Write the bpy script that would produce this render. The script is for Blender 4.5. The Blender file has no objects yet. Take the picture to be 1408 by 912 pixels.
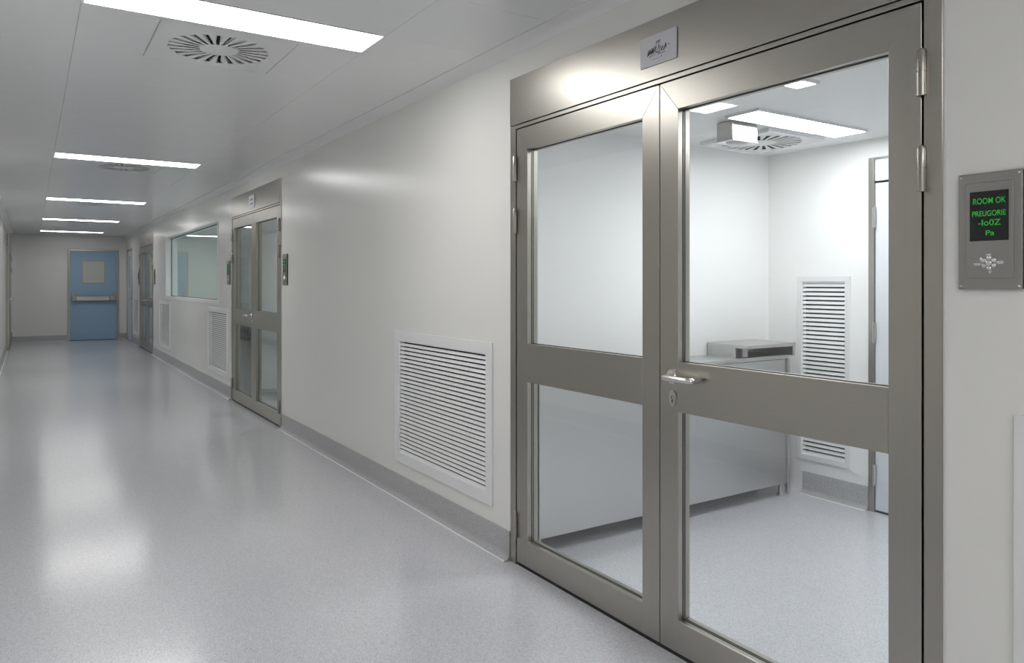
import bpy, bmesh, math
from mathutils import Vector, Matrix

# ------------------------------------------------------------------ camera, world, exposure
S = bpy.context.scene
C = S.collection
PI = math.pi
W = 1.962          # corridor right wall face (x)
XL = -0.413        # corridor left wall face (x)
YE = 20.309        # end wall face (y)
YB = -4.0          # wall behind the camera
CH = 2.49          # corridor ceiling height
WT = 0.10          # wall thickness

cam = bpy.data.cameras.new('camera')
cam.sensor_width = 36.0
cam.sensor_fit = 'HORIZONTAL'
cam.lens = 1018.68 * 36.0 / 1408.0
cam.shift_y = -(456.0 - 390.04) / 1408.0
cam.clip_start = 0.02
camo = bpy.data.objects.new('camera', cam)
C.objects.link(camo)
camo.location = (0, 0, 1.35)
camo.rotation_euler = (PI / 2, 0, -math.radians(33.021))
S.camera = camo

world = bpy.data.worlds.new('world')
S.world = world
world.use_nodes = True
world.node_tree.nodes['Background'].inputs[0].default_value = (0.5, 0.52, 0.55, 1)
world.node_tree.nodes['Background'].inputs[1].default_value = 0.0

S.view_settings.view_transform = 'Standard'
S.view_settings.look = 'None'
S.view_settings.exposure = 0.29
S.view_settings.gamma = 1.0
S.view_settings.use_curve_mapping = False
S.cycles.max_bounces = 14
S.cycles.diffuse_bounces = 6
S.cycles.glossy_bounces = 6
S.cycles.transparent_max_bounces = 16
S.cycles.sample_clamp_indirect = 6.0
S.cycles.caustics_reflective = False
S.cycles.caustics_refractive = False

LIGHT_CORRIDOR = 15.0
LIGHT_ROOM = 23.0
LIGHT_FAR = 44.0
LAMP_OUT = (1.6, 1.0, 0.88, 0.75, 0.65, 0.55)   # output of each corridor lamp, near to far

# ------------------------------------------------------------------ materials
MATS = {}


def new_mat(name):
    m = bpy.data.materials.new(name)
    m.use_nodes = True
    MATS[name] = m
    nt = m.node_tree
    return m, nt, nt.nodes['Principled BSDF']


def plain(name, col, rough=0.5, metal=0.0, spec=0.5, coat=0.0, bump=0.0, bscale=60.0):
    m, nt, b = new_mat(name)
    b.inputs['Base Color'].default_value = (*col, 1)
    b.inputs['Roughness'].default_value = rough
    b.inputs['Metallic'].default_value = metal
    b.inputs['Specular IOR Level'].default_value = spec
    b.inputs['Coat Weight'].default_value = coat
    b.inputs['Coat Roughness'].default_value = 0.08
    # a trace of procedural variation so that nothing is perfectly flat
    tc = nt.nodes.new('ShaderNodeTexCoord')
    n = nt.nodes.new('ShaderNodeTexNoise')
    n.inputs['Scale'].default_value = bscale
    n.inputs['Detail'].default_value = 3
    nt.links.new(tc.outputs['Object'], n.inputs['Vector'])
    mr = nt.nodes.new('ShaderNodeMapRange')
    mr.inputs['To Min'].default_value = max(0.0, rough - 0.02)
    mr.inputs['To Max'].default_value = min(1.0, rough + 0.02)
    nt.links.new(n.outputs['Fac'], mr.inputs['Value'])
    nt.links.new(mr.outputs['Result'], b.inputs['Roughness'])
    if bump:
        bp = nt.nodes.new('ShaderNodeBump')
        bp.inputs['Strength'].default_value = bump
        bp.inputs['Distance'].default_value = 0.002
        nt.links.new(n.outputs['Fac'], bp.inputs['Height'])
        nt.links.new(bp.outputs['Normal'], b.inputs['Normal'])
    return m


def brushed(name, col, axis, rough=0.3, aniso=0.55):
    """brushed stainless steel; axis = grain direction in object space (0 x, 2 z)"""
    m, nt, b = new_mat(name)
    b.inputs['Metallic'].default_value = 1.0
    tc = nt.nodes.new('ShaderNodeTexCoord')
    mp = nt.nodes.new('ShaderNodeMapping')
    sc = [330.0, 330.0, 330.0]
    sc[axis] = 0.8
    mp.inputs['Scale'].default_value = sc
    n = nt.nodes.new('ShaderNodeTexNoise')
    n.inputs['Scale'].default_value = 1.0
    n.inputs['Detail'].default_value = 4
    nt.links.new(tc.outputs['Object'], mp.inputs['Vector'])
    nt.links.new(mp.outputs['Vector'], n.inputs['Vector'])
    cr = nt.nodes.new('ShaderNodeMapRange')
    cr.data_type = 'FLOAT_VECTOR'
    cr.inputs[9].default_value = tuple(c * 0.955 for c in col)
    cr.inputs[10].default_value = tuple(min(1, c * 1.045) for c in col)
    nt.links.new(n.outputs['Fac'], cr.inputs[6])
    nt.links.new(cr.outputs['Vector'], b.inputs['Base Color'])
    rr = nt.nodes.new('ShaderNodeMapRange')
    rr.inputs['To Min'].default_value = rough - 0.012
    rr.inputs['To Max'].default_value = rough + 0.012
    nt.links.new(n.outputs['Fac'], rr.inputs['Value'])
    nt.links.new(rr.outputs['Result'], b.inputs['Roughness'])
    b.inputs['Anisotropic'].default_value = aniso
    cx = nt.nodes.new('ShaderNodeCombineXYZ')
    # microfacets spread across the grain
    cx.inputs[2 if axis == 0 else 0].default_value = 1.0
    vt = nt.nodes.new('ShaderNodeVectorTransform')
    vt.vector_type = 'VECTOR'
    vt.convert_from = 'OBJECT'
    vt.convert_to = 'WORLD'
    nt.links.new(cx.outputs['Vector'], vt.inputs['Vector'])
    nt.links.new(vt.outputs['Vector'], b.inputs['Tangent'])
    return m


def speckled(name, base, dark, light, rough, coat=0.0, scale=420.0, spec=0.5, wave=0.0):
    m, nt, b = new_mat(name)
    tc = nt.nodes.new('ShaderNodeTexCoord')
    v = nt.nodes.new('ShaderNodeTexVoronoi')
    v.inputs['Scale'].default_value = scale
    nt.links.new(tc.outputs['Object'], v.inputs['Vector'])
    sep = nt.nodes.new('ShaderNodeSeparateColor')
    nt.links.new(v.outputs['Color'], sep.inputs['Color'])
    ramp = nt.nodes.new('ShaderNodeValToRGB')
    e = ramp.color_ramp.elements
    e[0].position = 0.0
    e[0].color = (*dark, 1)
    e[1].position = 1.0
    e[1].color = (*light, 1)
    for p, c in ((0.12, dark), (0.2, base), (0.8, base), (0.9, light)):
        k = e.new(p)
        k.color = (*c, 1)
    nt.links.new(sep.outputs['Red'], ramp.inputs['Fac'])
    nt.links.new(ramp.outputs['Color'], b.inputs['Base Color'])
    b.inputs['Roughness'].default_value = rough
    b.inputs['Specular IOR Level'].default_value = spec
    b.inputs['Coat Weight'].default_value = coat
    b.inputs['Coat Roughness'].default_value = 0.165
    if wave:
        n = nt.nodes.new('ShaderNodeTexNoise')
        n.inputs['Scale'].default_value = 35.0
        n.inputs['Detail'].default_value = 2
        nt.links.new(tc.outputs['Object'], n.inputs['Vector'])
        bp = nt.nodes.new('ShaderNodeBump')
        bp.inputs['Strength'].default_value = wave
        bp.inputs['Distance'].default_value = 0.002
        nt.links.new(n.outputs['Fac'], bp.inputs['Height'])
        nt.links.new(bp.outputs['Normal'], b.inputs['Normal'])
        nt.links.new(bp.outputs['Normal'], b.inputs['Coat Normal'])
    return m


def emitter(name, col, strength):
    m, nt, b = new_mat(name)
    b.inputs['Base Color'].default_value = (0.8, 0.8, 0.8, 1)
    b.inputs['Emission Color'].default_value = (*col, 1)
    b.inputs['Emission Strength'].default_value = strength
    return m


def glass(name, tint, f0=0.045):
    """thin clear pane: transparent with a Schlick mirror reflection"""
    m = bpy.data.materials.new(name)
    m.use_nodes = True
    MATS[name] = m
    nt = m.node_tree
    nt.nodes.clear()
    out = nt.nodes.new('ShaderNodeOutputMaterial')
    mix = nt.nodes.new('ShaderNodeMixShader')
    tr = nt.nodes.new('ShaderNodeBsdfTransparent')
    tr.inputs[0].default_value = (*tint, 1)
    gl = nt.nodes.new('ShaderNodeBsdfGlossy')
    gl.inputs['Roughness'].default_value = 0.0
    gl.inputs['Color'].default_value = (0.95, 1, 0.98, 1)
    lw = nt.nodes.new('ShaderNodeLayerWeight')
    lw.inputs['Blend'].default_value = 0.5
    pw = nt.nodes.new('ShaderNodeMath')
    pw.operation = 'POWER'
    pw.inputs[1].default_value = 5.0
    ma = nt.nodes.new('ShaderNodeMath')
    ma.operation = 'MULTIPLY_ADD'
    ma.inputs[1].default_value = 1.0 - f0
    ma.inputs[2].default_value = f0
    nt.links.new(lw.outputs['Facing'], pw.inputs[0])
    nt.links.new(pw.outputs[0], ma.inputs[0])
    nt.links.new(ma.outputs[0], mix.inputs[0])
    nt.links.new(tr.outputs[0], mix.inputs[1])
    nt.links.new(gl.outputs[0], mix.inputs[2])
    nt.links.new(mix.outputs[0], out.inputs['Surface'])
    return m


plain('wall_paint', (0.79, 0.785, 0.755), 0.245, spec=0.5, bump=0.02, bscale=9.0)
plain('room_paint', (0.89, 0.892, 0.885), 0.4, spec=0.4)
plain('ceiling_metal', (0.86, 0.865, 0.87), 0.245, spec=0.5, bump=0.02, bscale=5.0)
plain('cove_white', (0.82, 0.82, 0.82), 0.35)
speckled('floor_vinyl', (0.63, 0.632, 0.675), (0.47, 0.472, 0.51), (0.76, 0.762, 0.80), 0.36, coat=1.0, scale=300)
speckled('skirt_vinyl', (0.42, 0.42, 0.43), (0.33, 0.33, 0.34), (0.52, 0.52, 0.53), 0.4, scale=300)
plain('highlight_pale', (0.86, 0.86, 0.87), 0.35)  # pale colour standing in for the highlight on the skirting cove
STEEL = (0.42, 0.402, 0.365)
brushed('steel_v', STEEL, 2, 0.315, 0.35)
brushed('steel_h', STEEL, 0, 0.32, 0.0)
plain('steel_bench', (0.58, 0.58, 0.57), 0.33, metal=1.0)
plain('steel_plain', (0.55, 0.54, 0.52), 0.3, metal=1.0)
plain('steel_hinge', (0.40, 0.385, 0.36), 0.32, metal=1.0)
plain('steel_polished', (0.72, 0.71, 0.70), 0.16, metal=1.0)
plain('steel_dull', (0.42, 0.41, 0.40), 0.42, metal=1.0)
plain('gasket', (0.07, 0.072, 0.07), 0.6)
plain('black', (0.012, 0.012, 0.012), 0.6)
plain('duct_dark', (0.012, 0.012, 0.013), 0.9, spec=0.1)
plain('slot_grey', (0.014, 0.014, 0.015), 0.8, spec=0.1)
plain('grille_white', (0.80, 0.80, 0.81), 0.35)
plain('blue_door', (0.31, 0.46, 0.62), 0.4)
plain('pale_leaf', (0.62, 0.67, 0.73), 0.35)
plain('room_leaf', (0.70, 0.73, 0.78), 0.35)
plain('frosted_pane', (0.56, 0.58, 0.54), 0.2)
plain('sign_plate', (0.62, 0.62, 0.66), 0.4)
plain('ink', (0.02, 0.02, 0.025), 0.5)
plain('screen_black', (0.012, 0.014, 0.016), 0.2)
plain('silicone', (0.75, 0.75, 0.74), 0.4)
emitter('text_green', (0.02, 0.50, 0.04), 0.42)
MATS['text_green'].node_tree.nodes['Principled BSDF'].inputs['Base Color'].default_value = (0.01, 0.12, 0.015, 1)
for _k, _f in enumerate(LAMP_OUT):
    emitter('panel_corridor_%d' % _k, (1.0, 0.993, 0.975), LIGHT_CORRIDOR * _f)
emitter('panel_room', (0.97, 0.99, 1.0), LIGHT_ROOM)
emitter('panel_far', (0.95, 1.0, 0.99), LIGHT_FAR)
emitter('panel_dim', (0.95, 1.0, 0.99), LIGHT_FAR * 0.33)
glass('clear_glass', (0.985, 0.995, 0.99))
glass('green_glass', (0.90, 0.955, 0.935), 0.06)


# ------------------------------------------------------------------ mesh helpers
def obj(name, bm, mat, parent=None, bevel=0.0, smooth=False, seg=1):
    me = bpy.data.meshes.new(name)
    if bevel:
        bmesh.ops.bevel(bm, geom=[e for e in bm.edges], offset=bevel, segments=seg, affect='EDGES', clamp_overlap=True)
    bmesh.ops.recalc_face_normals(bm, faces=bm.faces)
    if smooth:
        for f in bm.faces:
            f.smooth = True
    bm.to_mesh(me)
    bm.free()
    if smooth:
        me.set_sharp_from_angle(angle=math.radians(35))
    me.materials.append(MATS[mat])
    o = bpy.data.objects.new(name, me)
    C.objects.link(o)
    o.parent = parent
    return o


def inst(name, src, parent, loc=(0, 0, 0), rot=(0, 0, 0)):
    o = bpy.data.objects.new(name, src.data)
    C.objects.link(o)
    o.parent = parent
    o.location = loc
    o.rotation_euler = rot
    return o


def bx(bm, x0, x1, y0, y1, z0, z1):
    v = [bm.verts.new(p) for p in ((x0, y0, z0), (x1, y0, z0), (x1, y1, z0), (x0, y1, z0),
                                   (x0, y0, z1), (x1, y0, z1), (x1, y1, z1), (x0, y1, z1))]
    for f in ((0, 3, 2, 1), (4, 5, 6, 7), (0, 1, 5, 4), (1, 2, 6, 5), (2, 3, 7, 6), (3, 0, 4, 7)):
        bm.faces.new([v[i] for i in f])
    return bm


def box(name, b, mat, parent=None, bevel=0.0):
    return obj(name, bx(bmesh.new(), *b), mat, parent, bevel)


def prism(bm, poly, axis, a0, a1):
    """extrude a 2-D polygon along axis; poly holds the two other coordinates in order"""
    def P(p, a):
        q = list(p)
        q.insert(axis, a)
        return q
    A = [bm.verts.new(P(p, a0)) for p in poly]
    B = [bm.verts.new(P(p, a1)) for p in poly]
    n = len(poly)
    bm.faces.new(A)
    bm.faces.new(B[::-1])
    for i in range(n):
        bm.faces.new([A[i], B[i], B[(i + 1) % n], A[(i + 1) % n]])
    return bm


def tube(bm, pts, r, n=12, cap=True):
    pts = [Vector(p) for p in pts]
    rings = []
    for i, p in enumerate(pts):
        d = (pts[min(i + 1, len(pts) - 1)] - pts[max(i - 1, 0)]).normalized()
        u = d.cross(Vector((0, 0, 1)))
        if u.length < 1e-4:
            u = d.cross(Vector((1, 0, 0)))
        u.normalize()
        w = d.cross(u)
        rr = r[i] if isinstance(r, (list, tuple)) else r
        rings.append([bm.verts.new(p + u * rr * math.cos(2 * PI * k / n) + w * rr * math.sin(2 * PI * k / n)) for k in range(n)])
    for a, b in zip(rings, rings[1:]):
        for k in range(n):
            bm.faces.new([a[k], a[(k + 1) % n], b[(k + 1) % n], b[k]])
    if cap:
        bm.faces.new(rings[0][::-1])
        bm.faces.new(rings[-1])
    return bm


def dome(bm, c, sx, sy, sz, u=12, v=6):
    m = Matrix.Translation(c) @ Matrix.Diagonal((sx, sy, sz, 1))
    bmesh.ops.create_uvsphere(bm, u_segments=u, v_segments=v, radius=1.0, matrix=m)
    return bm


def holed(bm, axis, f0, f1, a0, a1, z0, z1, holes):
    """slab with rectangular holes. axis 0: faces at x=f0/f1, spans y a0..a1; axis 1: faces at y."""
    As = sorted({a0, a1, *[h[0] for h in holes], *[h[1] for h in holes]})
    Zs = sorted({z0, z1, *[h[2] for h in holes], *[h[3] for h in holes]})
    cache = {}

    def V(f, a, z):
        k = (f, a, z)
        if k not in cache:
            cache[k] = bm.verts.new((f, a, z) if axis == 0 else (a, f, z))
        return cache[k]

    def solid(i, j):
        if i < 0 or j < 0 or i >= len(As) - 1 or j >= len(Zs) - 1:
            return False
        a = (As[i] + As[i + 1]) / 2
        z = (Zs[j] + Zs[j + 1]) / 2
        return not any(h[0] < a < h[1] and h[2] < z < h[3] for h in holes)
    for i in range(len(As) - 1):
        for j in range(len(Zs) - 1):
            if not solid(i, j):
                continue
            A0, A1, Z0, Z1 = As[i], As[i + 1], Zs[j], Zs[j + 1]
            for f in (f0, f1):
                bm.faces.new([V(f, A0, Z0), V(f, A1, Z0), V(f, A1, Z1), V(f, A0, Z1)])
            for ok, p, q in ((solid(i - 1, j), (A0, Z0), (A0, Z1)), (solid(i + 1, j), (A1, Z0), (A1, Z1)),
                             (solid(i, j - 1), (A0, Z0), (A1, Z0)), (solid(i, j + 1), (A0, Z1), (A1, Z1))):
                if not ok:
                    bm.faces.new([V(f0, *p), V(f1, *p), V(f1, *q), V(f0, *q)])
    return bm


def empty(name, loc=(0, 0, 0), rz=0.0, parent=None):
    o = bpy.data.objects.new(name, None)
    C.objects.link(o)
    o.location = loc
    o.rotation_euler = (0, 0, rz)
    o.empty_display_size = 0.1
    o.parent = parent
    return o


def tag(o, label, cat=None, group=None, kind=None):
    o['label'] = label
    if cat:
        o['category'] = cat
    if group:
        o['group'] = group
    if kind:
        o['kind'] = kind
    return o


def copy_tree(o, parent=None, skip=()):
    c = o.copy()
    C.objects.link(c)
    c.parent = parent
    for ch in list(o.children):
        if ch.name.split('.')[0] not in skip:
            copy_tree(ch, c, skip)
    return c


RIGHT = -PI / 2      # local x to the viewer's right, local +y into the right wall
LEFT = PI / 2
BACK = 0.0           # on walls facing -y

# ------------------------------------------------------------------ positions along the right wall
DOOR_HW, DOOR_H = 1.018, 2.339
D1, D2, D3 = 2.007, 7.974, 16.57          # double door centres (y)
WIN = (9.752, 13.968, 1.123, 2.14)
GRW, GRZ0, GRZ1 = 1.19, 0.222, 1.05         # return grille size
G_Y = [3.7875, 9.76, 14.09, 18.28, 0.2295]  # grille centres
GW = [1.19, 1.15, 1.19, 1.0, 1.19]
FD = (19.03, 20.03, 2.16)                    # far flush door

# ------------------------------------------------------------------ the setting
box('floor', (-3.0, 6.5, YB - 0.1, YE + 0.1, -0.12, 0.0), 'floor_vinyl')
tag(bpy.data.objects['floor'], 'pale grey speckled glossy vinyl floor of the corridor', 'floor', kind='structure')


def dhole(c):
    return (c - DOOR_HW + 0.012, c + DOOR_HW - 0.012, -0.2, DOOR_H - 0.012)


holes = [dhole(D1), dhole(D2), dhole(D3), WIN, (FD[0] + 0.02, FD[1] - 0.02, -0.2, FD[2] - 0.02)]
for y, w in zip(G_Y, GW):
    holes.append((y - w / 2 + 0.06, y + w / 2 - 0.06, GRZ0 + 0.06, GRZ1 - 0.06))
holes = [(a, b, max(c, 0.0), d) for a, b, c, d in holes]
wr = obj('wall_right', holed(bmesh.new(), 0, W, W + WT, YB, YE, 0.0, CH + 0.06, holes), 'wall_paint')
tag(wr, 'long warm white wall with the steel doors, window and grilles', 'wall', kind='structure')
LD = 19.0   # steel double door in the left wall
wl = obj('wall_left', holed(bmesh.new(), 0, XL, XL - WT, YB, YE, 0.0, CH + 0.06,
                            [(LD - DOOR_HW + 0.012, LD + DOOR_HW - 0.012, 0.0, DOOR_H - 0.012)]), 'wall_paint')
tag(wl, 'warm white corridor wall at the far left edge', 'wall', kind='structure')
we = box('wall_end', (XL - WT, W + WT, YE, YE + 0.12, 0, CH + 0.06), 'wall_paint')
tag(we, 'end wall of the corridor holding the blue door', 'wall', kind='structure')
wb = box('wall_behind', (XL - WT, W + WT, YB - 0.1, YB, 0, CH + 0.06), 'wall_paint')
tag(wb, 'plain warm white wall closing the corridor behind the viewpoint', 'wall', kind='structure')

# ceiling: backing slab plus single metal tiles
ceil = box('ceiling', (XL - WT, W + WT, YB - 0.1, YE + 0.12, CH + 0.012, CH + 0.06), 'ceiling_metal')
tag(ceil, 'pale grey metal tile ceiling over the corridor', 'ceiling', kind='structure')
LIGHT_Y = [-1.0, 3.32, 7.70, 11.70, 15.42, 18.95]
LX0, LX1, LH = 0.172, 1.372, 0.145
tile_cache = {}


def ctile(x0, x1, y0, y1):
    k = (round(x1 - x0, 3), round(y1 - y0, 3))
    g = 0.0006
    if k not in tile_cache:
        bm = bmesh.new()
        bx(bm, -k[0] / 2 + g, k[0] / 2 - g, -k[1] / 2 + g, k[1] / 2 - g, 0, 0.0115)
        tile_cache[k] = obj('ceiling_tile', bm, 'ceiling_metal', ceil, bevel=0.0007)
        tile_cache[k].location = ((x0 + x1) / 2, (y0 + y1) / 2, CH)
    else:
        inst('ceiling_tile', tile_cache[k], ceil, ((x0 + x1) / 2, (y0 + y1) / 2, CH))


edges = [YB] + LIGHT_Y + [YE]
DIFF = []
for i in range(len(edges) - 1):
    y0 = edges[i] + (LH if i > 0 else 0)
    y1 = edges[i + 1] - (LH if i + 1 < len(edges) - 1 else 0)
    if i > 0:                                           # the row beside each light panel
        yc = edges[i]
        ctile(XL, LX0, yc - LH, yc + LH)
        ctile(LX1, W, yc - LH, yc + LH)
    rows = [(y0, y1)]
    if i > 0 and y1 - y0 > 1.3:
        d0 = y0 + 0.05
        rows = [(y0, d0), (d0, d0 + 0.6)]
        n = max(1, round((y1 - d0 - 0.6) / 0.6))
        st = (y1 - d0 - 0.6) / n
        rows += [(d0 + 0.6 + k * st, d0 + 0.6 + (k + 1) * st) for k in range(n)]
        DIFF.append(d0 + 0.3)
    elif y1 - y0 > 1.3:
        n = round((y1 - y0) / 0.6)
        rows = [(y0 + k * (y1 - y0) / n, y0 + (k + 1) * (y1 - y0) / n) for k in range(n)]
    for a, b in rows:
        ctile(XL, LX0, a, b)
        if i > 0 and DIFF and abs((a + b) / 2 - DIFF[-1]) < 0.01:
            ctile(LX0, 0.472, a, b)
            ctile(1.072, LX1, a, b)
        else:
            ctile(LX0, LX1, a, b)
        ctile(LX1, W, a, b)


def cove(name, x, sgn, label):
    pr = [(x, CH), (x + sgn * 0.085, CH), (x + sgn * 0.085, CH - 0.005), (x + sgn * 0.05, CH - 0.010),
          (x + sgn * 0.022, CH - 0.020), (x + sgn * 0.008, CH - 0.032), (x, CH - 0.036)]
    bm = bmesh.new()
    prism(bm, [(p[0], p[1]) for p in pr], 1, YB, YE)
    tag(obj(name, bm, 'cove_white', smooth=True), label, 'trim', kind='structure')


cove('trim_1', W, -1, 'white cove trim between the right wall and the ceiling')
cove('trim_2', XL, 1, 'white cove trim between the left wall and the ceiling')

# coved skirting
SKZ = 0.141
SKP = [(0.0, SKZ), (0.004, SKZ), (0.005, SKZ - 0.002), (0.005, 0.034), (0.008, 0.022), (0.014, 0.012), (0.022, 0.006), (0.032, 0.003), (0.032, 0.0), (0.0, 0.0)]


def skirting(name, ax, face, sgn, spans, label, highlight=True):
    """ax 0: wall face at x=face, runs along y; ax 1: wall face at y=face, runs along x"""
    root = empty(name)
    tag(root, label, 'baseboard', kind='structure')
    for a, b in spans:
        bm = bmesh.new()
        prism(bm, [(face + sgn * p[0], p[1]) for p in SKP], 1 - ax, a, b)
        obj('skirting_strip', bm, 'skirt_vinyl', root, smooth=True)
        if highlight:
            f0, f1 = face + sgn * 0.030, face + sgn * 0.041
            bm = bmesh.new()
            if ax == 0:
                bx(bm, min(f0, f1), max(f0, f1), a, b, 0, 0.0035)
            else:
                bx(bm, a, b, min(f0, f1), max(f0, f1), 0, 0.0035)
            obj('seam_highlight', bm, 'highlight_pale', root)  # strip along the floor joint, painted pale as the cove's highlight
    return root


CAP = 0.006
dl = lambda c: c - DOOR_HW
dr = lambda c: c + DOOR_HW
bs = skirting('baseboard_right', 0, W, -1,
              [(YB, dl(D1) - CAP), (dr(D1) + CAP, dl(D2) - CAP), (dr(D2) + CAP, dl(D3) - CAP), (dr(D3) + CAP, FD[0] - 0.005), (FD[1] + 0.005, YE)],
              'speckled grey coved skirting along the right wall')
for y in (dl(D1), dr(D1), dl(D2), dr(D2), dl(D3), dr(D3)):
    s = -1 if y in (dl(D1), dl(D2), dl(D3)) else 1
    bm = bmesh.new()
    prism(bm, [(W, 0.0), (W - 0.040, 0.0), (W - 0.040, 0.004), (W - 0.024, 0.010), (W - 0.013, 0.024), (W - 0.012, SKZ + 0.004), (W, SKZ + 0.004)], 1,
          min(y, y + s * CAP), max(y, y + s * CAP))
    obj('end_cap', bm, 'steel_plain', bs)
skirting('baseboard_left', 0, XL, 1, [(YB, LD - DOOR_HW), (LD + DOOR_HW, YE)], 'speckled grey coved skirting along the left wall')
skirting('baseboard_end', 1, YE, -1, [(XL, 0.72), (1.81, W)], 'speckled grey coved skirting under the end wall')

# ------------------------------------------------------------------ steel double doors
SEAM = 0.0
LEAF_O = 0.967          # outer leaf edge
ST = 0.093              # stile width
Z_TR1, Z_TR2, Z_OT, Z_MRT, Z_MRB, Z_BRT = 2.112, 2.092, 1.981, 1.066, 0.886, 0.132
LY0, LY1 = -0.004, 0.056   # leaf depth
GY0, GY1 = 0.023, 0.029    # pane depth


def lever(leaf, x, z, s):
    """U-shaped lever on rosette with key escutcheon; s = direction the lever points"""
    h = empty('lever_handle', parent=leaf)
    bm = bmesh.new()
    tube(bm, [(x, LY0, z), (x, LY0 - 0.009, z)], 0.026, 24)
    tube(bm, [(x, LY0 - 0.008, z), (x, LY0 - 0.013, z)], [0.021, 0.018], 24)
    y1 = LY0 - 0.056
    path = [(x, LY0 - 0.008, z), (x, LY0 - 0.030, z), (x, LY0 - 0.044, z)]
    for k in range(1, 6):
        a = k / 5 * PI / 2
        path.append((x + s * 0.012 * (1 - math.cos(a)), LY0 - 0.044 - 0.012 * math.sin(a), z))
    path.append((x + s * 0.118, y1, z))
    for k in range(1, 6):
        a = k / 5 * PI / 2
        path.append((x + s * (0.118 + 0.014 * math.sin(a)), y1 + 0.014 * (1 - math.cos(a)), z))
    path.append((x + s * 0.132, LY0 - 0.012, z))
    tube(bm, path, 0.0105, 14)
    bmesh.ops.recalc_face_normals(bm, faces=bm.faces)
    me = obj('lever_handle_mesh', bm, 'steel_polished', leaf, smooth=True)
    bpy.data.objects.remove(h)
    me.name = 'lever_handle'
    me['label'] = 'polished U-shaped lever handle'
    bm = bmesh.new()
    zc = z - 0.078
    n = 20
    pl = [(x + 0.0165 * math.cos(2 * PI * k / n), zc + 0.030 * math.sin(2 * PI * k / n)) for k in range(n)]
    prism(bm, pl, 1, LY0 - 0.006, LY0)
    pl = [(x + 0.008 * math.cos(2 * PI * k / n), zc + 0.004 + 0.008 * math.sin(2 * PI * k / n)) for k in range(n)]
    prism(bm, pl, 1, LY0 - 0.009, LY0 - 0.005)
    obj('keyhole_plate', bm, 'steel_plain', leaf, smooth=True)
    bm = bmesh.new()
    bx(bm, x - 0.0012, x + 0.0012, LY0 - 0.0096, LY0 - 0.0088, zc - 0.001, zc + 0.009)
    bx(bm, x - 0.0022, x + 0.0022, LY0 - 0.0068, LY0 - 0.0058, zc - 0.016, zc - 0.004)
    obj('key_slot', bm, 'black', leaf)


def hinge(leaf, x, z0, z1):
    bm = bmesh.new()
    zm = (z0 + z1) / 2
    y = LY0 - 0.008
    tube(bm, [(x, y, z0), (x, y, zm - 0.0012)], 0.0125, 16)
    tube(bm, [(x, y, zm - 0.0012), (x, y, zm + 0.0012)], 0.0105, 16)
    tube(bm, [(x, y, zm + 0.0012), (x, y, z1 - 0.012), (x, y, z1 - 0.004), (x, y, z1)], [0.0125, 0.0125, 0.0095, 0.003], 16)
    obj('hinge', bm, 'steel_hinge', leaf, smooth=True)


def leaf_parts(root, s, levers):
    """s = -1 left leaf, +1 right leaf"""
    lf = empty('door_leaf', parent=root)
    xo, xi = s * (LEAF_O - 0.0035), s * 0.002
    so, si = s * (LEAF_O - ST), s * ST
    Z0, Z1 = 0.016, Z_TR2 - 0.004
    bv = 0.0009

    def rect(n, a, b, z0, z1, m):
        return box(n, (min(a, b), max(a, b), LY0, LY1, z0, z1), m, lf, bv)
    for o_, i_ in ((xo, so), (xi, si)):                      # mitred into the top rail
        obj('stile', prism(bmesh.new(), [(o_, Z0), (i_, Z0), (i_, Z_OT), (o_, Z1)], 1, LY0, LY1), 'steel_v', lf, bv)
    obj('top_rail', prism(bmesh.new(), [(so, Z_OT), (si, Z_OT), (xi, Z1), (xo, Z1)], 1, LY0, LY1), 'steel_h', lf, bv)
    rect('mid_rail', so, si, Z_MRB, Z_MRT, 'steel_h')
    rect('bottom_rail', so, si, Z0, Z_BRT, 'steel_h')
    a, b = min(so, si), max(so, si)
    for z0, z1 in ((Z_MRT, Z_OT), (Z_BRT, Z_MRB)):
        box('glass_pane', (a - 0.004, b + 0.004, GY0, GY1, z0 - 0.004, z1 + 0.004), 'clear_glass', lf)
        bm = bmesh.new()
        g = 0.0018
        for y0, y1 in ((GY0 - 0.0035, GY0), (GY1, GY1 + 0.0035)):
            bx(bm, a, a + g, y0, y1, z0, z1)
            bx(bm, b - g, b, y0, y1, z0, z1)
            bx(bm, a, b, y0, y1, z0, z0 + g)
            bx(bm, a, b, y0, y1, z1 - g, z1)
        obj('gasket', bm, 'gasket', lf)
    for z0, z1 in ((1.840, 1.965), (1.590, 1.712), (0.130, 0.260)):
        hinge(lf, s * (LEAF_O + 0.001), z0, z1)
    if s in levers:
        lever(lf, s * 0.070, 1.012, s)
    return lf


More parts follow.
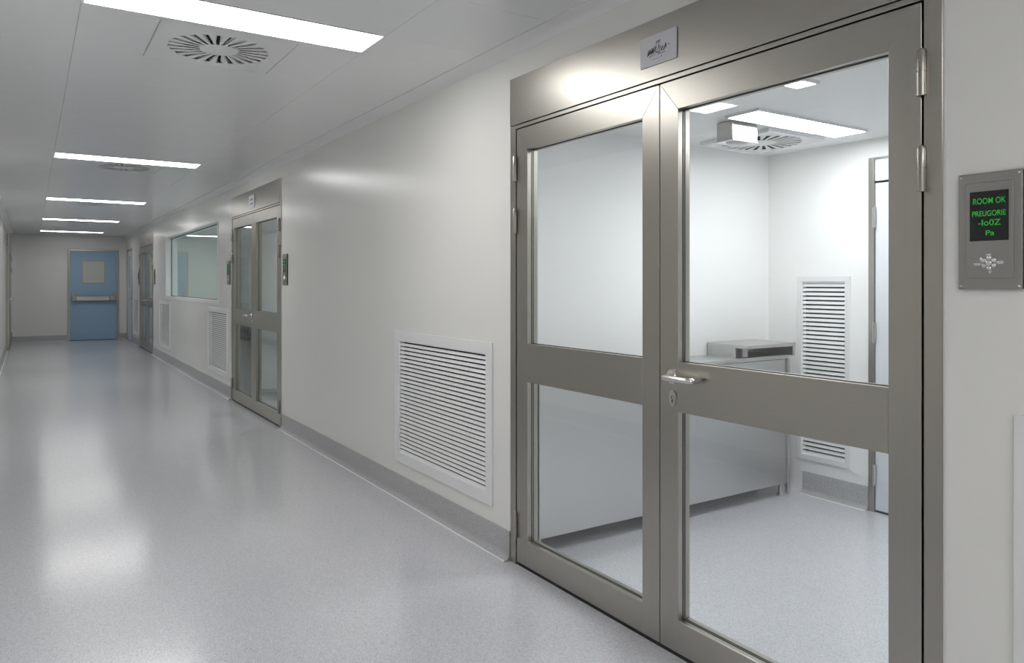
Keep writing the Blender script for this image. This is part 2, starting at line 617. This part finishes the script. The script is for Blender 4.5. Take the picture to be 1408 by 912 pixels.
def double_door(name, loc, rz, label, levers):
    root = empty(name, loc, rz)
    tag(root, label, 'door', kind='structure')
    F0, F1 = -0.006, 0.085
    box('jamb', (-DOOR_HW, -LEAF_O - 0.0035, F0, F1, 0, Z_TR1 - 0.002), 'steel_v', root, 0.001)
    box('jamb', (LEAF_O + 0.0035, DOOR_HW, F0, F1, 0, DOOR_H - 0.002), 'steel_v', root, 0.001)
    box('frame_head', (-LEAF_O - 0.0035, LEAF_O + 0.0035, F0, F1, Z_TR2 + 0.001, Z_TR1 - 0.003), 'steel_h', root, 0.001)
    box('transom_panel', (-DOOR_HW, LEAF_O + 0.002, F0 - 0.002, 0.02, Z_TR1 + 0.001, DOOR_H), 'steel_h', root, 0.001)
    box('transom_back', (-DOOR_HW + 0.013, DOOR_HW - 0.013, 0.03, 0.098, Z_TR1 - 0.002, DOOR_H - 0.014), 'room_paint', root)
    # stop and dark rebate behind the leaves' edges
    bm = bmesh.new()
    bx(bm, -LEAF_O - 0.004, -LEAF_O + 0.02, LY1 + 0.002, F1, 0, Z_TR2 + 0.002)
    bx(bm, LEAF_O - 0.02, LEAF_O + 0.004, LY1 + 0.002, F1, 0, Z_TR2 + 0.002)
    bx(bm, -LEAF_O, LEAF_O, LY1 + 0.002, F1, Z_TR2 - 0.02, Z_TR2 + 0.002)
    obj('door_stop', bm, 'steel_dull', root)
    bm = bmesh.new()
    bx(bm, -0.02, 0.02, LY1 + 0.0015, LY1 + 0.006, 0.012, Z_TR2 - 0.022)
    obj('meeting_seal', bm, 'gasket', root)
    bm = bmesh.new()
    bx(bm, -LEAF_O, LEAF_O, -0.001, 0.05, 0.0005, 0.0145)
    obj('drop_seal', bm, 'black', root)
    bm = bmesh.new()
    bx(bm, -DOOR_HW - 0.006, -DOOR_HW, -0.003, 0.004, SKZ + 0.004, DOOR_H + 0.005)
    bx(bm, DOOR_HW, DOOR_HW + 0.006, -0.003, 0.004, SKZ + 0.004, DOOR_H + 0.005)
    bx(bm, -DOOR_HW, DOOR_HW, -0.003, 0.004, DOOR_H, DOOR_H + 0.005)
    obj('sealant_bead', bm, 'silicone', root)
    for s in (-1, 1):
        leaf_parts(root, s, levers)
    return root


double_door('door_1', (W, D1, 0), RIGHT, 'large steel framed glass double door in the foreground', (1,))
double_door('door_2', (W, D2, 0), RIGHT, 'steel framed glass double door between the nearest grille and the window', (-1,))
double_door('door_3', (W, D3, 0), RIGHT, 'steel framed glass double door beyond the window near the blue door', (-1, 1))
double_door('door_4', (XL + 0.045, LD, 0), LEFT, 'steel framed double door in the left wall, seen edge-on', (-1, 1))

# ------------------------------------------------------------------ blue emergency door on the end wall
bd = empty('door_5', ((0.736 + 1.79) / 2, YE, 0), BACK)
tag(bd, 'blue flush door with vision panel and steel panic bar', 'door', kind='structure')
hw, hh = 0.527, 2.16
box('jamb', (-hw, -hw + 0.04, -0.03, 0.001, 0, hh), 'steel_v', bd, 0.002)
box('jamb', (hw - 0.04, hw, -0.03, 0.001, 0, hh), 'steel_v', bd, 0.002)
box('frame_head', (-hw + 0.04, hw - 0.04, -0.03, 0.001, hh - 0.04, hh), 'steel_h', bd, 0.002)
leaf = empty('door_leaf', parent=bd)
VX0, VX1, VZ0, VZ1 = -0.235, 0.235, 1.36, 1.89
bm = bmesh.new()
holed(bm, 1, -0.022, 0.0, -hw + 0.043, hw - 0.043, 0.012, hh - 0.043, [(VX0, VX1, VZ0, VZ1)])
obj('leaf_panel', bm, 'blue_door', leaf)
bm = bmesh.new()
holed(bm, 1, -0.029, -0.004, VX0 - 0.010, VX1 + 0.010, VZ0 - 0.010, VZ1 + 0.010, [(VX0 + 0.012, VX1 - 0.012, VZ0 + 0.012, VZ1 - 0.012)])
obj('vision_frame', bm, 'steel_dull', leaf)
box('vision_pane', (VX0, VX1, -0.014, -0.006, VZ0, VZ1), 'frosted_pane', leaf)
bar = box('panic_bar', (-0.36, 0.33, -0.105, -0.065, 0.945, 1.045), 'steel_plain', leaf, 0.006)
for x0, x1 in ((-0.45, -0.36), (0.33, 0.45)):
    box('bar_bracket', (x0, x1, -0.11, -0.0225, 0.935, 1.055), 'steel_hinge', leaf, 0.008)
bm = bmesh.new()
bx(bm, -0.445, -0.40, -0.04, -0.0225, 1.055, 1.15)
bx(bm, 0.40, 0.445, -0.04, -0.0225, 1.055, 1.15)
obj('latch_rod_cover', bm, 'steel_dull', leaf)
box('kick_gap', (-hw + 0.043, hw - 0.043, -0.018, 0.0, 0.0005, 0.010), 'black', bd)

# ------------------------------------------------------------------ pale flush door at the far right
fd = empty('door_6', (W, (FD[0] + FD[1]) / 2, 0), RIGHT)
tag(fd, 'pale grey-blue flush door in the right wall at the far corner', 'door', kind='structure')
fw = (FD[1] - FD[0]) / 2
box('jamb', (-fw, -fw + 0.045, -0.012, 0.09, 0, FD[2]), 'steel_v', fd, 0.002)
box('jamb', (fw - 0.045, fw, -0.012, 0.09, 0, FD[2]), 'steel_v', fd, 0.002)
box('frame_head', (-fw + 0.045, fw - 0.045, -0.012, 0.09, FD[2] - 0.045, FD[2]), 'steel_h', fd, 0.002)
fl = empty('door_leaf', parent=fd)
bm = bmesh.new()
holed(bm, 1, -0.004, 0.045, -fw + 0.048, fw - 0.048, 0.01, FD[2] - 0.048, [(-0.17, 0.17, 1.25, 1.98)])
obj('leaf_panel', bm, 'pale_leaf', fl)
box('vision_pane', (-0.17, 0.17, 0.012, 0.02, 1.25, 1.98), 'clear_glass', fl)
bm = bmesh.new()
tube(bm, [(0.38, -0.004, 1.0), (0.38, -0.055, 1.0), (0.36, -0.06, 1.0), (0.25, -0.06, 1.0)], 0.011, 12)
tube(bm, [(0.38, -0.004, 1.0), (0.38, -0.014, 1.0)], 0.027, 20)
obj('lever_handle', bm, 'steel_polished', fl, smooth=True)

# ------------------------------------------------------------------ observation window
wn = empty('window_1', (W, (WIN[0] + WIN[1]) / 2, 0), RIGHT)
tag(wn, 'wide fixed observation window with greenish glass and white reveal', 'window', kind='structure')
ww = (WIN[1] - WIN[0]) / 2
bm = bmesh.new()
holed(bm, 1, -0.006, 0.0995, -ww - 0.035, ww + 0.035, WIN[2] - 0.035, WIN[3] + 0.005, [(-ww + 0.012, ww - 0.012, WIN[2] + 0.012, WIN[3] - 0.012)])
# keep only a thin lining: the frame fills the reveal edges
obj('window_frame', bm, 'grille_white', wn)
box('glass_pane', (-ww + 0.004, ww - 0.004, 0.085, 0.092, WIN[2] + 0.004, WIN[3] - 0.004), 'green_glass', wn)
bm = bmesh.new()
for a in ((-ww + 0.012, -ww + 0.02), (ww - 0.02, ww - 0.012)):
    bx(bm, *a, 0.079, 0.085, WIN[2] + 0.012, WIN[3] - 0.012)
bx(bm, -ww + 0.02, ww - 0.02, 0.079, 0.085, WIN[2] + 0.012, WIN[2] + 0.02)
bx(bm, -ww + 0.02, ww - 0.02, 0.079, 0.085, WIN[3] - 0.02, WIN[3] - 0.012)
obj('gasket', bm, 'gasket', wn)

# ------------------------------------------------------------------ rooms behind the doors
RC = 2.21          # ceiling of the room behind the near door
RX, RY = 4.185, 3.255
WI = W + WT


def struct_box(name, b, mat, label, cat):
    return tag(box(name, b, mat), label, cat, kind='structure')


struct_box('wall_room_side', (WI, RX + 0.1, RY, RY + 0.1, 0, RC + 0.05), 'room_paint', 'white side wall behind the steel bench in the near room', 'wall')
RDY0, RDY1, RDH = 1.43, 2.539, 2.095
RG = (2.842, 0.372, 0.22, 1.395)   # room grille centre y, width, z0, z1
tag(obj('wall_room_back', holed(bmesh.new(), 0, RX, RX + 0.1, -0.6, RY, 0, RC + 0.05,
        [(RDY0 + 0.012, RDY1 - 0.012, 0, RDH - 0.012), (RG[0] - RG[1] / 2 + 0.03, RG[0] + RG[1] / 2 - 0.03, RG[2] + 0.045, RG[3] - 0.045)]), 'room_paint'),
    'white back wall of the near room with grille and door', 'wall', kind='structure')
struct_box('wall_room_near', (WI, RX + 0.1, -0.7, -0.6, 0, RC + 0.05), 'room_paint', 'white near wall of the small room, hidden by the door', 'wall')
struct_box('ceiling_room', (WI, RX + 0.1, -0.7, RY + 0.1, RC, RC + 0.05), 'room_paint', 'low white ceiling of the room behind the near door', 'ceiling')
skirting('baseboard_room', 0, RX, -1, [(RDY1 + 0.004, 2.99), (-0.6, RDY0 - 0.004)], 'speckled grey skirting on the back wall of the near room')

# dim rooms further on
FRX, FRC = 5.1, 2.46
struct_box('wall_far_back', (FRX, FRX + 0.1, 5.6, 18.9, 0, FRC), 'room_paint', 'pale back wall seen through the observation window', 'wall')
for k, y in enumerate((5.6, 9.35, 15.0, 18.8)):
    struct_box('wall_partition_%d' % (k + 1), (WI, FRX, y, y + 0.1, 0, FRC), 'room_paint',
               ['partition wall on the near side of the second double door', 'partition wall between the second double door and the window',
                'partition wall between the window and the third double door', 'partition wall on the far side of the third double door'][k], 'wall')
struct_box('ceiling_far', (WI, FRX + 0.1, 5.6, 18.9, FRC, FRC + 0.05), 'room_paint', 'pale ceiling of the rooms behind the observation window', 'ceiling')
struct_box('wall_left_room', (-2.6, -2.5, 17.4, 20.3, 0, FRC), 'room_paint', 'pale wall behind the left double door', 'wall')

# ------------------------------------------------------------------ door in the back wall of the near room
rd = empty('door_7', (RX, (RDY0 + RDY1) / 2, 0), RIGHT)
tag(rd, 'white flush door with steel frame inside the near room', 'door', kind='structure')
rw = (RDY1 - RDY0) / 2
box('jamb', (-rw, -rw + 0.038, -0.01, 0.09, 0, RDH), 'steel_v', rd, 0.002)
box('jamb', (rw - 0.038, rw, -0.01, 0.09, 0, RDH), 'steel_v', rd, 0.002)
box('frame_head', (-rw + 0.038, rw - 0.038, -0.01, 0.09, RDH - 0.012, RDH), 'steel_h', rd, 0.001)
box('transom_panel', (-rw + 0.039, rw - 0.039, -0.006, 0.03, 1.955, RDH - 0.013), 'room_leaf', rd, 0.002)
rl = empty('door_leaf', parent=rd)
box('leaf_panel', (-rw + 0.041, rw - 0.041, -0.005, 0.04, 0.014, 1.942), 'room_leaf', rl, 0.002)
for z in (1.74, 1.06, 0.22):
    bm = bmesh.new()
    tube(bm, [(-rw + 0.04, -0.015, z - 0.06), (-rw + 0.04, -0.015, z + 0.06)], 0.011, 12)
    obj('hinge', bm, 'steel_plain', rl, smooth=True)
box('drop_seal', (-rw + 0.041, rw - 0.041, 0.0, 0.035, 0.0005, 0.012), 'black', rd)

# ------------------------------------------------------------------ air return grilles
def make_grille(label, loc, w, z0, z1, fb, n, rz=RIGHT, group='white return air grilles low on the right wall'):
    """fb = frame border; local origin at the wall face"""
    root = empty('return_air_grille', loc, rz)
    tag(root, label, 'grille', group)
    hw_ = w / 2
    bm = bmesh.new()
    holed(bm, 1, -0.010, 0.0, -hw_, hw_, z0, z1, [(-hw_ + fb, hw_ - fb, z0 + fb, z1 - fb)])
    obj('frame', bm, 'grille_white', root, bevel=0.0015)
    bm = bmesh.new()
    e = 0.004
    holed(bm, 1, -0.004, 0.030, -hw_ + fb - 0.0002, hw_ - fb + 0.0002, z0 + fb - 0.0002, z1 - fb + 0.0002,
          [(-hw_ + fb + e, hw_ - fb - e, z0 + fb + e, z1 - fb - e)])
    obj('inner_sleeve', bm, 'grille_white', root)
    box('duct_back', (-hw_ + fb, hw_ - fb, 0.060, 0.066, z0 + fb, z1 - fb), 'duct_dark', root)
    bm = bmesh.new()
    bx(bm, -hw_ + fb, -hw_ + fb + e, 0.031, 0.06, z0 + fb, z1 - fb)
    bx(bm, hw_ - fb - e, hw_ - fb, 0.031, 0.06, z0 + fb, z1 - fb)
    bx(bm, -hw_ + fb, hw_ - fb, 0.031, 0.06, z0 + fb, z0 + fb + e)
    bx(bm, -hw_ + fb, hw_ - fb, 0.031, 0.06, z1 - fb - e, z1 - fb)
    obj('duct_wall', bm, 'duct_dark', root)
    p = (z1 - z0 - 2 * fb - 2 * e) / n
    bm = bmesh.new()
    prism(bm, [(-0.003, 0.0), (0.004, 0.63 * p), (0.012, 0.63 * p), (0.012, 0.55 * p), (0.0005, 0.0)], 0, -hw_ + fb + e, hw_ - fb - e)
    s0 = obj('slat', bm, 'grille_white', root)
    zb = z0 + fb + e
    s0.location = (0, 0, zb)
    for k in range(1, n):
        inst('slat', s0, root, (0, 0, zb + k * p))
    return root


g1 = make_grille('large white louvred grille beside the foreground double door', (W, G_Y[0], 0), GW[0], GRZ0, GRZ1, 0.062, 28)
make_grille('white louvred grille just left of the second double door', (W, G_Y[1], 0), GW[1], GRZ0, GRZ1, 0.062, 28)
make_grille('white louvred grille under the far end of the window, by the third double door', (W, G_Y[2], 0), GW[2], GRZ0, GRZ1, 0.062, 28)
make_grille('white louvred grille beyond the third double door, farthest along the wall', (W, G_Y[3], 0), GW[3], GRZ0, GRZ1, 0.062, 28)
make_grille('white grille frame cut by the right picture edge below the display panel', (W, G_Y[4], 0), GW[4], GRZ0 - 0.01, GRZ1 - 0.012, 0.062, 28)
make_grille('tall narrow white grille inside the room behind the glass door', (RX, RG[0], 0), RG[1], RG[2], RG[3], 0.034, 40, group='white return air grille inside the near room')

# ------------------------------------------------------------------ ceiling lights
def panel_light(label, x0, x1, y0, y1, z, mat, group, tilt=0.0):
    root = empty('ceiling_light', ((x0 + x1) / 2, (y0 + y1) / 2, z))
    tag(root, label, 'ceiling light', group)
    a, b = (x1 - x0) / 2, (y1 - y0) / 2
    bm = bmesh.new()
    t = 0.010
    bx(bm, -a, a, -b, -b + t, -0.003, 0.0115)
    bx(bm, -a, a, b - t, b, -0.003, 0.0115)
    bx(bm, -a, -a + t, -b + t, b - t, -0.003, 0.0115)
    bx(bm, a - t, a, -b + t, b - t, -0.003, 0.0115)
    obj('frame', bm, 'grille_white', root)
    box('diffuser_panel', (-a + t, a - t, -b + t, b - t, -0.001, 0.008), mat, root)
    return root


ORD = ['ceiling panel light behind the viewpoint, out of the picture', 'nearest and largest bright ceiling panel light over the corridor',
       'second bright ceiling panel light along the corridor', 'third bright ceiling panel light along the corridor',
       'fourth bright ceiling panel light along the corridor', 'farthest thin ceiling panel light before the end wall']
for k, (y, t) in enumerate(zip(LIGHT_Y, ORD)):
    panel_light(t, LX0, LX1, y - LH, y + LH, CH, 'panel_corridor_%d' % k, 'panel lights across the corridor ceiling')
panel_light('bright panel light on the ceiling seen through the right glass leaf', 2.98, 3.91, 2.375, 2.585, RC - 0.012, 'panel_room', 'panel lights in the near room')
panel_light('unseen panel light added at the near side of the small room', 2.6, 3.6, 0.75, 0.95, RC - 0.012, 'panel_room', 'panel lights in the near room')  # unseen lamp, added to light the room as a whole
panel_light('short glowing panel added for a bright patch behind the head of the right glass leaf', 2.20, 2.80, 1.92, 2.03, RC - 0.012, 'panel_room', 'panel lights in the near room')  # emitter added to give the bright patch at the leaf head
panel_light('panel light in the room behind the second double door', 3.0, 4.0, 7.4, 7.65, FRC - 0.012, 'panel_dim', 'panel lights in the far rooms')
panel_light('panel light in the room behind the observation window', 3.0, 4.0, 12.0, 12.25, FRC - 0.012, 'panel_far', 'panel lights in the far rooms')
panel_light('panel light in the room behind the third double door', 3.0, 4.0, 16.8, 17.05, FRC - 0.012, 'panel_dim', 'panel lights in the far rooms')

# ------------------------------------------------------------------ swirl diffusers
NS, RO, RI, HWS, TW = 24, 0.228, 0.088, 0.0135, 0.07
TH = 0.002


def swirl_plate(half):
    bm = bmesh.new()

    def P(r, a, z=0.0):
        return (r * math.cos(a), r * math.sin(a), z)
    ring_in, ring_out = [], []
    for k in range(NS):
        a = 2 * PI * k / NS
        ring_in += [(a - HWS * 0.5 / RI), (a + HWS * 0.5 / RI)]
        ring_out += [(a + TW - HWS / RO), (a + TW + HWS / RO)]
    vi = [bm.verts.new(P(RI, a)) for a in ring_in]
    vo = [bm.verts.new(P(RO, a)) for a in ring_out]
    vit = [bm.verts.new(P(RI, a, TH)) for a in ring_in]
    vot = [bm.verts.new(P(RO, a, TH)) for a in ring_out]
    n = 2 * NS
    bm.faces.new(vi)
    for k in range(NS):
        i, j = 2 * k + 1, (2 * k + 2) % n
        bm.faces.new([vi[i], vo[i], vo[j], vi[j]])                   # rib between two slots
        i0, i1 = 2 * k, 2 * k + 1                                    # slot walls
        bm.faces.new([vi[i0], vo[i0], vot[i0], vit[i0]])
        bm.faces.new([vi[i1], vo[i1], vot[i1], vit[i1]])
        bm.faces.new([vi[i0], vi[i1], vit[i1], vit[i0]])
        bm.faces.new([vo[i0], vo[i1], vot[i1], vot[i0]])
    sq = []
    for a in ring_out:
        m = max(abs(math.cos(a)), abs(math.sin(a)))
        sq.append(bm.verts.new((half * math.cos(a) / m, half * math.sin(a) / m, 0)))
    for i in range(n):
        j = (i + 1) % n
        aa, ab = ring_out[i], ring_out[j] + (2 * PI if j == 0 else 0)
        corner = None
        for q in range(0, 5):
            c = PI / 4 + q * PI / 2
            if aa < c < ab:
                corner = bm.verts.new((half * (1 if math.cos(c) > 0 else -1), half * (1 if math.sin(c) > 0 else -1), 0))
        bm.faces.new([vo[i], sq[i], corner, sq[j], vo[j]] if corner else [vo[i], sq[i], sq[j], vo[j]])
    return bm


def make_diffuser(label, loc, half, group, rim=False):
    root = empty('swirl_diffuser', loc)
    tag(root, label, 'diffuser', group)
    obj('face_plate', swirl_plate(half), 'ceiling_metal', root)
    box('plenum', (-RO - 0.02, RO + 0.02, -RO - 0.02, RO + 0.02, 0.0145, 0.020), 'duct_dark', root)
    bm = bmesh.new()
    prism(bm, [(-0.006, 0.006), (0.007, 0.011), (0.007, 0.0125), (-0.006, 0.0075)], 0, RI + 0.004, RO - 0.003)
    b0 = obj('blade', bm, 'slot_grey', root)
    if rim:
        bm = bmesh.new()
        for q in range(4):
            a, b, c, d = ((-half, half, -half, -half + 0.003), (-half, half, half - 0.003, half), (-half, -half + 0.003, -half + 0.003, half - 0.003), (half - 0.003, half, -half + 0.003, half - 0.003))[q]
            bx(bm, a, b, c, d, 0.0003, 0.0215)
        obj('rim', bm, 'ceiling_metal', root)
    for k in range(NS):
        a = 2 * PI * k / NS
        p0 = Vector((RI * math.cos(a), RI * math.sin(a), 0))
        p1 = Vector((RO * math.cos(a + TW), RO * math.sin(a + TW), 0))
        d = p1 - p0
        ang = math.atan2(d.y, d.x)
        L = p0 - Vector((RI * math.cos(ang), RI * math.sin(ang), 0))
        if k == 0:
            b0.location = L
            b0.rotation_euler = (0, 0, ang)
        else:
            inst('blade', b0, root, L, (0, 0, ang))
    return root


dn = ['round slotted air diffuser behind the viewpoint', 'nearest round slotted air diffuser in the corridor ceiling',
      'second slotted air diffuser, past the second ceiling light', 'third slotted air diffuser, past the third ceiling light',
      'fourth slotted air diffuser, past the fourth ceiling light', 'last slotted air diffuser by the end wall']
for y, t in zip(DIFF, dn):
    make_diffuser(t, (0.772, y, CH), 0.298, 'slotted air diffusers in the corridor ceiling')
make_diffuser('slotted air diffuser in the ceiling of the near room', (3.66, 2.90, RC - 0.022), 0.25, 'slotted air diffuser in the near room', rim=True)

# stainless box hanging from the near room's ceiling
cb = empty('ceiling_box', (3.19, 2.685, RC))
tag(cb, 'small stainless steel box hanging from the near room ceiling', 'ceiling box')
box('housing', (-0.098, 0.098, -0.055, 0.055, -0.096, -0.001), 'steel_plain', cb, 0.003)
box('base_rim', (-0.102, 0.102, -0.059, 0.059, -0.106, -0.096), 'steel_polished', cb, 0.002)
bm = bmesh.new()
dome(bm, (0, 0, -0.106), 0.075, 0.045, 0.016, 16, 8)
obj('lens', bm, 'grille_white', cb, smooth=True)

# ------------------------------------------------------------------ stainless bench in the near room
be = empty('steel_bench', (0, 3.0, 0))
tag(be, 'stainless steel bench cabinet with a raised shelf inside the near room', 'bench')
BX0, BX1 = 2.10, 4.04
body = box('body', (BX0 + 0.01, BX1 - 0.012, 0.0, 0.245, 0.08, 0.872), 'steel_bench', be, 0.003)
box('bench_top', (BX0, BX1, -0.012, 0.25, 0.874, 0.90), 'steel_bench', be, 0.003)
for x in (BX0 + 0.03, 3.0, BX1 - 0.03):
    for y in (0.03, 0.22):
        bm = bmesh.new()
        tube(bm, [(x, y, 0.0), (x, y, 0.012), (x, y, 0.02), (x, y, 0.08)], [0.022, 0.022, 0.012, 0.012], 12)
        obj('foot', bm, 'steel_plain', be, smooth=True)
box('corner_post', (BX1 - 0.012, BX1 + 0.012, -0.014, 0.012, 0.02, 0.874), 'steel_bench', be, 0.002)
SX0, SX1 = 3.58, 4.03
sh = box('raised_shelf', (SX0, SX1, -0.07, 0.25, 0.958, 0.98), 'steel_bench', be, 0.002)
box('shelf_support', (SX0 + 0.004, SX0 + 0.012, 0.03, 0.25, 0.90, 0.958), 'steel_bench', be)
box('shelf_support', (SX1 - 0.024, SX1 - 0.004, -0.065, 0.25, 0.90, 0.958), 'steel_bench', be)
box('shelf_back', (SX0 + 0.012, SX1 - 0.024, 0.238, 0.25, 0.90, 0.958), 'steel_bench', be)
box('shelf_bracket', (SX0 + 0.06, SX0 + 0.11, 0.02, 0.05, 0.90, 0.958), 'grille_white', be, 0.003)

# a second bench that shows through the second double door
b2 = copy_tree(be, None, skip=('raised_shelf', 'shelf_support', 'shelf_back', 'shelf_bracket'))
b2.name = 'steel_bench.001'
b2.location = (0.1, 9.05, 0)
b2['label'] = 'stainless steel bench behind the second double door'

# ------------------------------------------------------------------ display panels beside the doors
def text(name, s, size, x, z, y, parent, mat='text_green', align='CENTER', width=None):
    cu = bpy.data.curves.new(name, 'FONT')
    cu.body = s
    cu.size = size
    cu.align_x = align
    cu.align_y = 'CENTER'
    cu.extrude = 0.0002
    cu.offset = 0.0001
    cu.materials.append(MATS[mat])
    o = bpy.data.objects.new(name, cu)
    C.objects.link(o)
    o.parent = parent
    o.location = (x, y, z)
    o.rotation_euler = (PI / 2, 0, 0)
    bpy.context.view_layer.update()
    me = bpy.data.meshes.new_from_object(o.evaluated_get(bpy.context.evaluated_depsgraph_get()))
    bpy.data.objects.remove(o)
    if width:
        xs = [v.co.x for v in me.vertices]
        me.transform(Matrix.Diagonal((width / (max(xs) - min(xs)), 1, 1, 1)))
    o = bpy.data.objects.new(name, me)
    C.objects.link(o)
    o.parent = parent
    o.location = (x, y, z)
    o.rotation_euler = (PI / 2, 0, 0)
    return o


def display(label, loc, detail=True):
    root = empty('display_panel', loc, RIGHT)
    tag(root, label, 'display panel', 'room status panels beside the doors')
    hx, hz = 0.072, 0.1425
    bm = bmesh.new()
    bx(bm, -hx, hx, -0.010, -0.0002, -hz, hz)
    obj('bezel', bm, 'steel_panel', root, bevel=0.002)
    bm = bmesh.new()
    bx(bm, -0.054, 0.054, -0.0125, -0.0095, -0.116, 0.119)
    face = obj('face_plate', bm, 'steel_panel', root, bevel=0.0012)
    scr = box('screen', (-0.043, 0.044, -0.0137, -0.012, -0.0245, 0.0965), 'screen_black', root, 0.0006)
    y = -0.0139
    text('screen_text', 'ROOM OK', 0.0205, 0.001, 0.072, y, scr, width=0.073)
    text('screen_text', 'PREUGORIE', 0.0185, 0.0005, 0.0415, y, scr, width=0.075)
    text('screen_text', '-Io0Z', 0.0205, 0.0015, 0.019, y, scr, width=0.050)
    text('screen_text', 'Pa', 0.0175, 0.003, -0.006, y, scr, width=0.019)
    # chrome flower-shaped emblem with two side lobes
    ez = -0.0785
    lobes = [(0, 0, 0.0085, 0.006, 0.0085)]
    for k in range(6):
        a = PI / 6 + k * PI / 3
        lobes.append((0.0125 * math.cos(a), 0.0125 * math.sin(a), 0.0062, 0.0042, 0.0062))
    lobes += [(-0.026, -0.003, 0.0085, 0.0035, 0.005), (0.0255, 0.001, 0.0085, 0.0035, 0.0055),
              (-0.018, 0.009, 0.003, 0.002, 0.006), (0.003, -0.0215, 0.004, 0.0025, 0.004), (0, 0.020, 0.006, 0.003, 0.004)]
    for x, z, a, b, c in lobes:
        bm = bmesh.new()
        dome(bm, (x, -0.0125, ez + z), a, b, c, 10, 6)
        obj('emblem_lobe', bm, 'steel_polished', face, smooth=True)
    for sx in (-1, 1):
        for sz in (-1, 1):
            bm = bmesh.new()
            dome(bm, (sx * (hx - 0.007), -0.010, sz * (hz - 0.008)), 0.0032, 0.0018, 0.0032, 10, 6)
            obj('screw', bm, 'steel_polished', root, smooth=True)
    return root


brushed('steel_panel', (0.36, 0.35, 0.335), 2, 0.42, 0.3)
dp = display('steel display panel with green lettering beside the foreground double door', (W, 0.877, 1.4785))
for y, t in ((6.825, 'steel display panel on the near side of the second double door'), (9.135, 'steel display panel on the far side of the second double door'),
             (15.36, 'steel display panel on the near side of the third double door'), (17.80, 'steel display panel on the far side of the third double door')):
    c = copy_tree(dp)
    c.location = (W, y, 1.4785)
    c['label'] = t

# ------------------------------------------------------------------ signs on the transoms
def strokes(bm, segs, t, y):
    for (x0, z0), (x1, z1), k in segs:
        d = Vector((x1 - x0, z1 - z0))
        if d.length < 1e-6:
            continue
        nrm = Vector((-d.y, d.x)).normalized() * t * k / 2
        prism(bm, [(x0 + nrm.x, z0 + nrm.y), (x1 + nrm.x, z1 + nrm.y), (x1 - nrm.x, z1 - nrm.y), (x0 - nrm.x, z0 - nrm.y)], 1, y - 0.0003, y)


def sign(label, loc, w, h, segs):
    root = empty('room_sign', loc, RIGHT)
    tag(root, label, 'sign', 'name plates on the door transoms')
    box('plate', (-w / 2, w / 2, -0.013, -0.0082, -h / 2, h / 2), 'sign_plate', root, 0.0006)
    bm = bmesh.new()
    strokes(bm, segs, 0.0026, -0.0131)
    obj('lettering', bm, 'ink', root)
    return root


def PT(rx, ry, w, h):
    return ((rx - 0.5) * w, (0.5 - ry) * h)


w1, h1 = 0.189, 0.113
seg1 = []


def S1(pts, k=1.0):
    for a, b in zip(pts, pts[1:]):
        seg1.append((PT(*a, w1, h1), PT(*b, w1, h1), k))


# cursive main word: slanted down-strokes joined by thin hooks
x = 0.215
for k, (top, bot, wd) in enumerate(((0.47, 0.66, 0.035), (0.44, 0.63, 0.035), (0.45, 0.62, 0.035), (0.42, 0.63, 0.032), (0.43, 0.60, 0.034), (0.38, 0.62, 0.045))):
    S1([(x + 0.022, top), (x, bot)], 1.5)
    S1([(x, bot), (x + 0.018, bot - 0.05), (x + wd + 0.015, top + 0.02)], 0.6)
    x += wd
S1([(0.455, 0.36), (0.445, 0.60), (0.50, 0.62)], 1.3)
S1([(0.53, 0.36), (0.49, 0.60)], 0.8)
S1([(0.53, 0.36), (0.56, 0.62), (0.53, 0.64), (0.51, 0.60)], 1.2)
S1([(0.585, 0.44), (0.60, 0.60)], 1.3)
S1([(0.64, 0.44), (0.605, 0.60)], 0.8)
S1([(0.64, 0.47), (0.655, 0.60), (0.63, 0.61)], 1.0)
S1([(0.72, 0.40), (0.67, 0.60)], 1.5)
S1([(0.72, 0.40), (0.725, 0.58)], 1.1)
S1([(0.69, 0.52), (0.74, 0.50)], 0.8)
S1([(0.79, 0.475), (0.81, 0.475)], 2.2)
for a in (0.45, 0.485, 0.52, 0.55):
    S1([(a + 0.01, 0.25), (a, 0.33)], 1.0)
S1([(0.45, 0.25), (0.575, 0.235)], 0.8)
S1([(0.27, 0.69), (0.30, 0.685)], 1.6)
S1([(0.33, 0.68), (0.37, 0.665)], 1.2)
S1([(0.40, 0.67), (0.44, 0.66)], 0.9)
S1([(0.49, 0.69), (0.53, 0.68), (0.60, 0.675), (0.71, 0.665)], 0.8)
for a, b in ((0.33, 0.36), (0.38, 0.42), (0.44, 0.46), (0.49, 0.51), (0.535, 0.55)):
    S1([(a, 0.80), (b, 0.795)], 0.6)
S1([(0.60, 0.755), (0.605, 0.80)], 1.2)
sign('pale plate with black script on the foreground door transom', (W, 2.0075, 2.221), w1, h1, seg1)

w2, h2 = 0.225, 0.136
seg2 = []
for ry in (0.34, 0.66):
    for k in range(3):
        a = PT(0.28, ry + 0.03 * (k - 1) + 0.03, w2, h2)
        b = PT(0.74, ry + 0.03 * (k - 1) - 0.03, w2, h2)
        seg2.append((a, b, (1.5, 2.6, 1.2)[k]))
sign('pale plate with two black marks on the second door transom', (W, 8.03, 2.211), w2, h2, seg2)
seg3 = []
for s_ in range(2):
    o_ = 0.2 + 0.34 * s_
    for ry in (0.22, 0.5, 0.78):
        seg3.append((PT(o_, ry, w2, h2), PT(o_ + 0.26, ry, w2, h2), 3.0))
    seg3.append((PT(o_ + (0.0 if s_ else 0.26), 0.2, w2, h2), PT(o_ + (0.0 if s_ else 0.26), 0.8, w2, h2), 4.0))
sign('pale plate with block marks on the third door transom', (W, 16.5, 2.20), w2, h2, seg3)
